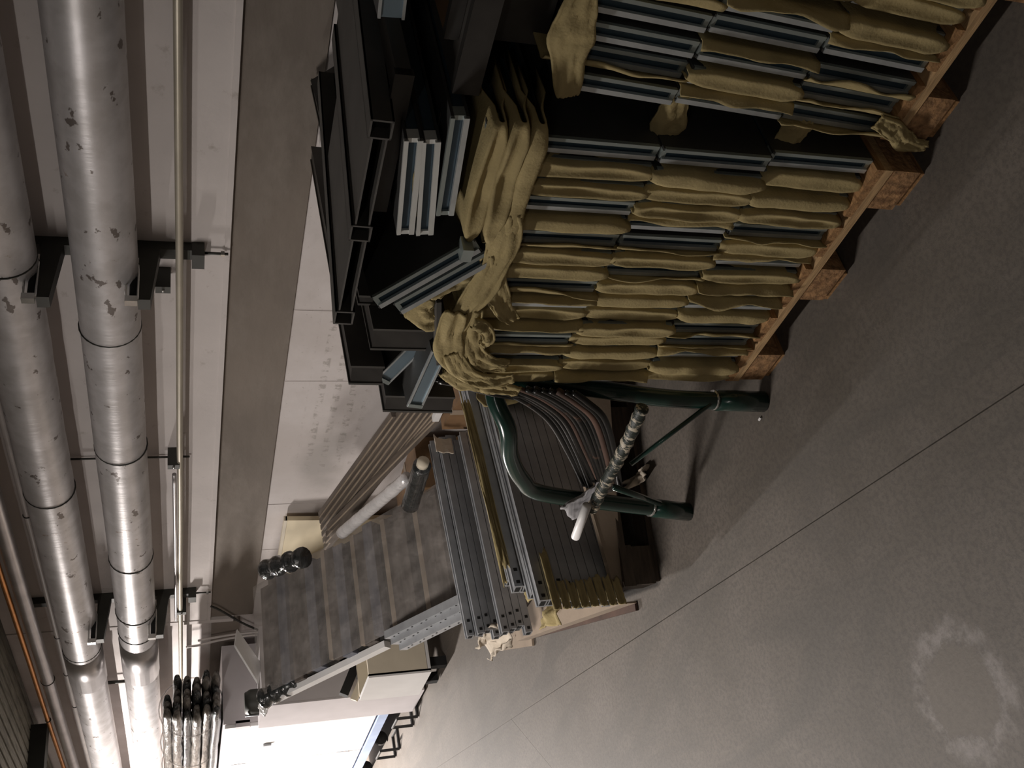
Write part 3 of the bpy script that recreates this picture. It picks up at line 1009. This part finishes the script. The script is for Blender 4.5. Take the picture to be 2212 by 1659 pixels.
rnd = random.Random(12)
for k in range(14):
    if k < 2:
        pa = [(940 + 8 * k, 818 + 4 * k), (1060, 850 - 7 * k), (1190 + 10 * k, 876 - 4 * k), (1248 + 8 * k, 940), (1290, 1045 - 10 * k)]
        X0 = 1.475 - 0.01 * k
    else:
        j_ = k - 2
        pa = [(1052 + 17 * j_, 834 + 1.2 * j_), (1120 + 13.5 * j_, 858 + j_), (1185 + 11 * j_, 905), (1228 + 9 * j_, 975), (1262 + 7 * j_, 1050 + rnd.uniform(-18, 10))]
        X0 = 1.47 - 0.006 * j_
    pts = [W(x, y, X0 - 0.012 * j) for j, (x, y) in enumerate(pa)]
    lab = ('longest bright-edged black rod curving up past the foam' if k == 0 else 'second long black rod curving up past the foam' if k == 1 else
           'bent black rod in the green stand, %s counted from the top' % ORD[k - 2])
    tag(MB().tube(smooth_path(pts, 6), 0.0075 + 0.0018 * (k % 3), 8).build('bent_rod', M['rod'] if k not in (6, 11) else M['rust'], None, True), lab, 'rod',
        'bent rods in the green stand')
crumple('crumpled pale paper on the floor behind the green stand', FL(1375, 1045, 0.05), (0, 1, 0.4), (1, 0, 0.4), 0.14, 0.11, 61, 0.06, 0.9, mt='paper', name='crumpled_paper', cat='paper')
tag(MB().tube([FL(1640, 908, 0.004), FL(1643, 902, 0.004)], 0.004, 6).build('plaster_crumb', M['white']), 'tiny white crumb on the floor by the stand foot', 'crumb')

# ================================================================== THIRD PALLET: GREY PROFILES WITH FOAM
rz3 = R(-16.1)
pallet('old dark pallet beneath the grey profiles beyond the green stand', (1.262, 2.935, 0), rz3, old_wood, 1.2, 1.3)
e2 = Vector((math.cos(rz3), math.sin(rz3), 0))
e1 = Vector((-math.sin(rz3), math.cos(rz3), 0))
P3 = Vector((1.262, 2.935, 0))
# carton sheet on the pallet, hanging over its edge
t = thing('carton_sheet', 'flat brown carton sheet spread under the grey profiles', 'carton', P3 + Vector((0, 0, 0.146)), (0, 0, rz3))
MB().box((-0.05, 0.03, 0), (1.1, 1.25, 0.006)).build('sheet', M['carton'], t)
MB().hexa([(-0.05, 0.03, -0.0), (0.7, -0.05, -0.03), (0.7, 0.03, 0.0), (-0.05, 0.05, 0.0), (-0.05, 0.03, 0.02), (0.7, -0.02, 0.16), (0.7, -0.012, 0.16), (-0.05, 0.04, 0.03)]).build('raised_flap', M['carton'], t)
MB().box((-0.056, 0.03, -0.05), (-0.05, 1.25, 0.006)).build('front_flap', M['carton'], t)


def profile_meshes(L, w, h, mt, holes=True):
    d = []
    a = MB().box((0, 0, 0), (L, w, h * 0.82)).mesh('rail_body')
    a.materials.append(M[mt])
    d = [('rail_body', a)]
    for ya_, yb_ in ((0.0, w * 0.22), (w * 0.78, w)):
        b = MB().box((0, ya_, h * 0.82), (L, yb_, h * 0.98)).mesh('rail_edge')
        b.materials.append(M[mt])
        d.append(('rail_edge', b))
    if holes:
        for q in range(2):
            c = MB().box((0.012 + q * 0.05, -0.0015, h * 0.25), (0.024 + q * 0.05, 0.001, h * 0.65)).mesh('side_slot')
            c.materials.append(M['black'])
            d.append(('side_slot', c))
        c = MB().box((-0.001, w * 0.2, h * 0.2), (0.002, w * 0.8, h * 0.75)).mesh('end_slot')
        c.materials.append(M['black'])
        d.append(('end_slot', c))
    return d


PR = profile_meshes(1.15, 0.05, 0.033, 'rail')
PRB = profile_meshes(1.0, 0.04, 0.032, 'rail')


def profile(label, mw, meshes, group):
    t = thing('grey_profile', label, 'profile', group=group)
    t.matrix_world = mw
    for nm, me in meshes:
        obj(nm, me, None, t)
    return t


# pile on the old pallet (long side towards the viewer)
bd = Vector((math.cos(R(5)), math.sin(R(5)), 0.0))
bn = Vector((-bd.y, bd.x, 0))
base = Vector((1.235, 2.955, 0.155))
rnd = random.Random(4)
for c in range(5):
    nz_ = (9, 9, 10, 10, 8)[c]
    for r in range(nz_):
        p = base + bn * (c * 0.056) + Vector((0, 0, r * 0.0345)) + bd * (rnd.uniform(-0.012, 0.015) + 0.062 * c)
        profile('grey profile, %s from the bottom in the %s pile row from the viewer, old pallet' % (ORD[r], ORD[c]),
                frame_matrix(p, bd, (0, 0, 1)), PR, 'grey profiles on the old pallet')
# foam over the corridor ends and over the wall ends of that pile
for k in range(8):
    p = base + bn * (-0.006) + Vector((0, 0, 0.0345 * k)) + bd * (-0.02)
    mw = frame_matrix(p + bn * 0.02, bd, (0, 0, 1))
    rows = []
    s0 = k * 1.7
    ln = 0.10 + 0.05 * abs(nz(k * 1.3, 2)) + (0.12 if k == 7 else 0.0)
    for i in range(9):
        u = i / 8
        rows.append([(-0.02 + ln * u * (1 + 0.2 * nz(v * 2, s0)), -0.031 - 0.008 * abs(nz(u * 4, v * 3 + s0)) - 0.004 * math.sin(v * 9), 0.003 + 0.030 * v) for v in [q / 4 for q in range(5)]])
    o = MB().grid(rows).build('foam_wrap', M['foam'], None, True, 0.003)
    o.matrix_world = mw
    tag(o, 'yellow foam end wrap, %s from the bottom on the old pallet profiles' % ORD[k], 'foam', 'foam end wraps on the old pallet')
crumple('loose yellow foam lying over the profile ends on the carton', FL(1165, 1290, 0.42), (0.2, 1, 0.3), (1, 0, 0.1), 0.17, 0.16, 71, 0.05, 0.6)
crumple('foam scrap lying flat on the carton at the pallet front', FL(1190, 1318, 0.30), (0.3, 1, 0), (1, -0.3, -0.3), 0.20, 0.12, 73, 0.03)
crumple('strip of foam standing along the back pile of profiles', base + bn * 0.24 + Vector((0.62, 0, 0.33)), bd, (0, 0.1, 1), 0.85, 0.045, 79, 0.02)
crumple('second strip of foam between the profile piles', base + bn * 0.13 + Vector((0.58, 0, 0.375)), bd, (0, 0.1, 1), 0.8, 0.035, 83, 0.02)
crumple('foam patch over the wall ends of the grey profiles', base + bd * 0.95 + bn * 0.02 + Vector((0, -0.05, 0.22)), (0, 0.1, 1), bd, 0.28, 0.16, 89, 0.03)

# second, narrower bundle of profiles farther along, ends over the floor
q0 = FL(1060, 1388, 0.30)
q1 = FL(985, 962, 0.46)
bd2 = Vector((1, 0.0, 0.02)).normalized()
t0 = Vector((1.43, 3.74, 0.225))
for c in range(3):
    for r in range((4, 6, 7)[c]):
        p = t0 + Vector((0.01 * ((r * 7 + c * 3) % 4) + (0, 0.04, 0.07)[c], (-0.02, 0.10, 0.147)[c], r * 0.034))
        profile('slotted grey profile, %s from the bottom in the %s row of the wrapped bundle' % (ORD[r], ORD[c]),
                frame_matrix(p, bd2, (0, 0, 1)), PRB, 'slotted profiles in the narrow bundle')
t = thing('bearer', 'dark timber bearer under the narrow profile bundle', 'timber', (1.62, 3.72, 0.154))
MB().box((0, 0, 0.0), (0.09, 0.2, 0.06)).build('post', M['old_wood'], t)
MB().box((0.6, 0, 0.0), (0.69, 0.2, 0.06)).build('post', M['old_wood'], t)
crumple('pale plastic bunched round the ends of the narrow profile bundle', W(1045, 1374, 1.50), (0, 1, 0.2), (0.6, 0, -0.8), 0.2, 0.13, 91, 0.05, 1.1, mt='paper', name='plastic_wrap', cat='wrap')
crumple('pale label wrap round the wall end of the profile bundle', t0 + Vector((0.93, -0.02, 0.2)), (1, 0, 0), (0, 0.3, 1), 0.08, 0.1, 93, 0.01, 0.4, mt='paper', name='paper_wrap', cat='wrap')
# flat carton pieces on the floor in front
for (pa, pb, wd, lab, mt) in (((1375, 1310), (1140, 1375), 0.03, 'rusty flat strip lying on the floor before the old pallet', 'rust'),
                              ((1150, 1372), (1080, 1385), 0.10, 'torn carton piece on the floor under the profile ends', 'carton')):
    A, B = FL(*pa, 0.008), FL(*pb, 0.008)
    tag(MB().bar(A, B, wd, 0.012).build('floor_strip', M[mt]), lab, 'strip')
crumple('torn pale carton corner hanging below the profile bundle', FL(1118, 1362, 0.10), (0.1, 1, 0), (0.6, 0, -0.8), 0.22, 0.14, 97, 0.02, 0.5, mt='carton', name='torn_carton', cat='carton')

# ================================================================== WRAPPED STACK OF SLATS (tilted)
A = Vector((1.95, 4.49, 0.245))
B = Vector((1.95, 5.69, 1.175))
wdt = 0.66
sl = (B - A).normalized()
nrm = Vector((1, 0, 0)).cross(sl).normalized()      # points to the viewer's side? (towards -Y, +Z)
if nrm.z < 0:
    nrm = -nrm
pk = thing('slat_pack', 'tilted pack of dark slats wrapped in cloudy plastic film', 'slat pack', A)
Lp = (B - A).length
ns = 19
for k in range(ns):
    s0 = Lp * k / ns
    s1 = Lp * (k + 0.9) / ns
    th = 0.05 + 0.010 * ((k * 5) % 3)
    mtn = ('slat', 'slat', 'slat_blue', 'slat', 'slat_tan')[(k * 3 + k // 4) % 5]
    pa, pb = sl * s0, sl * s1
    if mtn == 'slat_tan':
        pb = sl * (s0 + (s1 - s0) * 0.45)
    X = Vector((1, 0, 0)) * wdt
    jit = Vector((0.008 * ((k * 7) % 5 - 2), 0, 0))
    c = [pa + jit, pa + X + jit, pb + X + jit, pb + jit]
    MB().hexa([p - nrm * 0.12 for p in c] + [p + nrm * (th - 0.05) for p in c]).build('slat', M[mtn], pk)
MB().hexa([p - nrm * 0.10 for p in (sl * 0, sl * 0 + Vector((wdt, 0, 0)), sl * Lp + Vector((wdt, 0, 0)), sl * Lp)] +
          [p - nrm * 0.03 for p in (sl * 0, sl * 0 + Vector((wdt, 0, 0)), sl * Lp + Vector((wdt, 0, 0)), sl * Lp)]).build('backing', M['dark'], pk)
# film: cloudy upper half, loose skirt
rows = []
for i in range(26):
    u = i / 25
    rows.append([sl * (Lp * (0.02 + 1.0 * u)) + Vector((wdt * (v * 1.04 - 0.02), 0, 0)) + nrm * (0.026 + 0.010 * nz(u * 9, v * 3) + 0.005 * nz(u * 30, v * 4)) for v in [q / 18 for q in range(19)]])
MB().grid(rows).build('cloudy_film', M['clear'], pk, True)
# white rail along the corridor edge of the pack
MB().bar(sl * 0.62 * Lp * 0 + sl * (0.40 * Lp) + Vector((-0.03, 0, 0)) - nrm * 0.05, sl * (1.0 * Lp) + Vector((-0.03, 0, 0)) - nrm * 0.05, 0.035, 0.05).build('white_rail', M['white'], pk)
for (x_, y_) in ((0.55, 0.18), (0.55, 0.85)):
    zt = y_ * sl.z / sl.y - 0.115
    MB().box((x_ - 0.03, y_ - 0.03, -A.z), (x_ + 0.03, y_ + 0.03, zt)).build('prop', M['old_wood'], pk)
# black film rolls at the upper corners
for s_, lab, cnt in ((1, 'black film wrapped leg at the wall-side top corner of the slat pack', 3), (-1, 'black film wrapped leg at the corridor-side top corner of the slat pack', 4)):
    if s_ > 0:
        p0, p1 = W(572, 1232, 2.60), W(652, 1205, 2.52)
    else:
        p0, p1 = W(566, 1512, 1.93), W(668, 1455, 1.98)
    t = thing('wrapped_roll', lab, 'wrapped roll', p0)
    d = p1 - p0
    for k in range(cnt):
        a_, b_ = k / cnt, (k + 1.12) / cnt
        q = [d * (a_ + (b_ - a_) * j / 5) for j in range(6)]
        rr = [(0.052 + 0.012 * math.sin(j * 1.3 + k)) for j in range(6)]
        MB().tube(q, rr, 14).build('film_turn', M['film'], t, True)
crumple('white film tail hanging from the corridor-side wrapped leg', W(578, 1535, 1.90), (0, 1, 0.2), (0, 0, 1), 0.10, 0.07, 101, 0.03, 0.6, mt='white', name='film_tail', cat='film')
# grey perforated rails lying along the low edge of the pack
for k, (pa, pb, lab) in enumerate((((838, 1372), (1010, 1288), 'uppermost grey perforated rail along the pack edge'),
                                   ((852, 1384), (1018, 1303), 'second grey perforated rail along the pack edge'),
                                   ((870, 1396), (1022, 1320), 'lowest grey perforated rail along the pack edge'))):
    P, Q = W(*pa, 1.92 - 0.03 * k), W(*pb, 1.80 - 0.03 * k)
    t = thing('perforated_rail', lab, 'rail', P, group='perforated rails by the slat pack')
    MB().bar((0, 0, 0), Q - P, 0.04, 0.045).build('rail_body', M['rail'], t)
    d = (Q - P)
    for j in range(10):
        c = d * (0.06 + j * 0.09) + Vector((-0.0215, -0.012, -0.006 + 0.012 * (j % 2)))
        MB().box(c - Vector((.002, .008, .004)), c + Vector((.002, .008, .004))).build('slot', M['black'], t)

# ================================================================== BROWN PROFILES AND TUBES BY THE WALL
for k in range(9):
    a0 = W(1000 - 14 * k, 846, 2.70 + 0.012 * k)
    b0 = W(712 - 2.2 * k, 1182 - 14 * abs(k - 3), 2.72 + 0.012 * k)
    if k > 4:
        a0 = a0.lerp(b0, 0.04 * (k - 4))
    t = thing('brown_profile', 'long brown-grey profile leaning along the wall, %s from the lowest' % ORD[k], 'profile', a0, group='brown profiles along the wall')
    MB().bar((0, 0, 0), b0 - a0, 0.03, 0.038).build('profile_body', M['brown_plank'], t)
    MB().bar(Vector((-0.016, 0, 0.012)), b0 - a0 + Vector((-0.016, 0, 0.012)), 0.004, 0.008).build('profile_edge', M['slat_tan'], t)
P, Q = W(880, 1032, 2.45), W(738, 1152, 2.55)
tag(MB().tube([P.lerp(Q, i / 24) for i in range(25)], [0.034 + 0.004 * nz(i * 0.9, 5) for i in range(25)], 14).build('foil_tube', M['foil'], None, True),
    'shiny foil-wrapped tube across the brown profiles', 'tube')
P, Q = W(912, 1005, 2.38), W(886, 1092, 2.36)
t = thing('film_tube', 'short upright tube in black film with pale cap', 'tube', P)
MB().tube([Vector((0, 0, 0)).lerp(Q - P, i / 10) for i in range(11)], [0.045 + 0.005 * nz(i * 0.8, 2) for i in range(11)], 14).build('film_body', M['film'], t, True)
MB().tube([(P - Q) * 0.10, (P - Q) * 0.0], 0.03, 12).build('cap', M['cream_edge'], t, True)
tag(MB().bar(W(960, 862, 2.5), W(940, 905, 2.52), 0.03, 0.03).build('tape_strip', M['white']), 'short white tape strip stuck on the brown profiles', 'tape')
P = W(1050, 870, 2.35)
t = thing('carton_box', 'small brown carton box behind the grey profiles', 'box', (2.40, 3.35, 0.154), (0, 0, R(-10)))
MB().box((0, 0, 0), (0.30, 0.4, 0.30)).build('box_body', M['carton_dark'], t)
MB().box((-0.002, 0.18, 0.0), (0.302, 0.23, 0.302)).build('box_tape', M['carton'], t)
t = thing('carton_box', 'brown carton box under the tilted slat pack by the wall', 'box', (2.62, 4.55, 0.0), (0, 0, R(0)))
MB().box((0, 0, 0), (0.33, 0.6, 0.38)).build('box_body', M['carton_dark'], t)
MB().box((-0.002, 0.27, 0.0), (0.332, 0.32, 0.382)).build('box_tape', M['carton'], t)
# cream board against the wall
t = thing('cream_board', 'cream board leaning on the wall behind the foil tube', 'board', (XW - 0.10, 5.45, 0.0), (0, R(2.2), 0))
MB().box((0, 0, 0.25), (0.03, 0.95, 1.02)).build('board_face', M['cream'], t)
MB().box((-0.002, 0, 1.01), (0.032, 0.95, 1.03)).build('board_edge', M['cream_edge'], t)
MB().box((-0.004, 0.06, 0.0), (0.034, 0.12, 0.25)).build('board_foot', M['cream_edge'], t)
MB().box((-0.004, 0.83, 0.0), (0.034, 0.89, 0.25)).build('board_foot', M['cream_edge'], t)

# ================================================================== FAR END: BOARDS, CABINETS
# cream carcass lying beside the pack
YF = 6.25
def quad_board(label, pts, thick, mt, name='board', cat='board', edge=None):
    """flat board through picture points on plane Y, given real thickness"""
    P = [Vector(p) for p in pts]
    n_ = (P[1] - P[0]).cross(P[2] - P[0]).normalized()
    t = thing(name, label, cat, P[0])
    q = [p - P[0] for p in P]
    MB().hexa(q + [p + n_ * thick for p in q]).build('board_face', M[mt], t)
    if edge:
        MB().bar(q[0], q[1], thick * 1.2, 0.012).build('edge_strip', M[edge], t)
    return t


t = thing('cream_carcass', 'open cream cabinet carcass lying on its side on the floor', 'cabinet', (2.09, 5.95, 0.12))
MB().box((0, 0.0, 0.02), (0.48, 0.022, 0.40)).build('side_panel', M['cream_edge'], t)
MB().box((0, 0.0, 0.0), (0.48, 0.42, 0.022)).build('bottom_panel', M['white'], t)
MB().box((0, 0.40, 0.02), (0.48, 0.42, 0.40)).build('back_panel', M['cream_edge'], t)
MB().box((-0.012, 0.0, 0.0), (0.012, 0.42, 0.40)).build('front_panel', M['white'], t)
MB().box((0.04, 0.04, -0.12), (0.1, 0.1, 0.0)).build('foot', M['black'], t)
MB().box((0.04, 0.32, -0.12), (0.1, 0.38, 0.0)).build('foot', M['black'], t)
quad_board('pale blue board leaning at the end of the cream carcass', [DP(800, 1462, 6.5), DP(832, 1362, 6.5), DP(762, 1380, 6.6), DP(772, 1470, 6.6)], 0.02, 'lightblue')
quad_board('narrow cream board leaning diagonally before the pale blue board', [DP(772, 1516, 6.45), DP(838, 1364, 6.35), DP(826, 1362, 6.37), DP(760, 1512, 6.47)], 0.03, 'cream_edge')
t = thing('grey_unit', 'pale grey unit standing before the white cabinet', 'unit', (2.20, 6.62, 0.0))
MB().box((0, 0, 0.02), (0.55, 0.45, 1.12)).build('unit_body', M['lilac'], t)
MB().box((-0.012, -0.004, 0.02), (0.0, 0.45, 1.12)).build('unit_front', M['lilac'], t)
MB().box((0.03, 0.03, 0.0), (0.5, 0.27, 0.02)).build('unit_plinth', M['black'], t)
tag(MB().bar(DP(772, 1428, 6.5), DP(742, 1502, 6.5), 0.05, 0.06).build('black_wedge', M['black']), 'black rubber wedge between the pale grey and cream boards', 'wedge')
quad_board('small white board tilted above the white cabinet top', [DP(510, 1362, 6.70), DP(505, 1396, 6.66), DP(556, 1479, 6.66), DP(562, 1436, 6.70)], 0.018, 'white')
t = thing('grey_cushion', 'rounded dark grey cushion hanging below the small white board', 'cushion', DP(570, 1515, 6.95))
MB().tube([(0, 0, 0.13), (0, 0, 0.09), (0, 0, -0.06), (0, 0, -0.11), (0, 0, -0.125)], [0.07, 0.09, 0.09, 0.06, 0.02], 16).build('cushion_body', M['strut'], t, True)
MB().tube([(-0.09, 0, 0.13), (-0.09, 0, -0.12)], 0.006, 8).build('piping', M['rail'], t, True)

# white wheeled cabinet with blue base
cx, cy = 2.30, 7.30
t = thing('wheeled_cabinet', 'tall white wheeled cabinet with blue base by the far wall', 'cabinet', (cx, cy, 0))
MB().box((0.012, 0, 0.20), (0.60, 1.9, 1.345)).build('body', M['lilac'], t)
for k in range(2):
    dr = MB().box((-0.012, 0.02 + k * 0.94, 0.23), (0.012, 0.94 + k * 0.94, 1.335)).build('door', M['white'], t)
    for z in (0.33, 1.16):
        MB().box((-0.016, 0.0 + k * 0.94, z), (0.03, 0.045 + k * 0.94, z + 0.10)).build('hinge', M['lilac'], dr)
    MB().box((-0.03, 0.48 + k * 0.94, 0.98), (-0.012, 0.50 + k * 0.94, 1.04)).build('handle', M['rail'], dr)
MB().box((-0.02, -0.02, 0.14), (0.62, 1.92, 0.21)).build('blue_base', M['blue'], t)
for x in (0.06, 0.54):
    for y in (0.08, 0.95, 1.8):
        c = MB().tube([(x, y - 0.018, 0.055), (x, y + 0.018, 0.055)], 0.055, 16).build('castor', M['tyre'], t)
        MB().box((x - 0.02, y - 0.025, 0.06), (x + 0.02, y + 0.025, 0.14)).build('castor_fork', M['strut'], c)
for y, lab in ((6.98, 'nearer black wire stool frame before the blue cabinet base'), (7.75, 'farther black wire stool frame before the blue cabinet base')):
    t = thing('wire_stool', lab, 'frame', (2.12, y, 0))
    pts = [(0, 0, 0.0), (0, 0, 0.15), (0, 0.22, 0.15), (0, 0.22, 0.0)]
    MB().tube([(0, 0, 0.01), (0, 0, 0.16), (0, 0.2, 0.16), (0, 0.2, 0.01)], 0.011, 8).build('loop', M['tyre'], t, False)
    MB().tube([(0.0, 0.0, 0.012), (0.16, 0.0, 0.012), (0.16, 0.2, 0.012), (0, 0.2, 0.012)], 0.011, 8).build('base_rail', M['tyre'], t, False)
# film-wrapped bundle on the cabinet
t = thing('wrapped_bundle', 'bundle of dark tubes wrapped in cloudy film on the white cabinet', 'bundle', (2.32, 7.05, 1.354))
rnd = random.Random(9)
for k, (x, z, r_) in enumerate([(0.035 + 0.062 * (q % 5) + 0.03 * (q // 5 % 2), 0.04 + 0.066 * (q // 5), 0.034) for q in range(28)]):
    L = 1.9
    pts = [(x + 0.010 * nz(j * .7, k), L * j / 14 + 0.04 * ((k * 5) % 4), z + 0.008 * nz(j * .7, k + 5)) for j in range(15)]
    rr = [r_ * (0.55 if j == 0 else 1.0) * (0.97 + 0.14 * nz(j * 1.1, k)) for j in range(15)]
    MB().tube(pts, rr, 10).build('wrapped_tube', M['film'] if k % 3 == 0 else M['film_brown'], t, True)
for y in (0.35, 1.1, 1.7):
    ring = [(0.18 + 0.215 * math.cos(a), y, 0.205 + 0.225 * math.sin(a)) for a in [2 * math.pi * q / 28 for q in range(28)]]
    MB().tube(ring, 0.006, 6, closed=True).build('film_band', M['clear'], t, True)
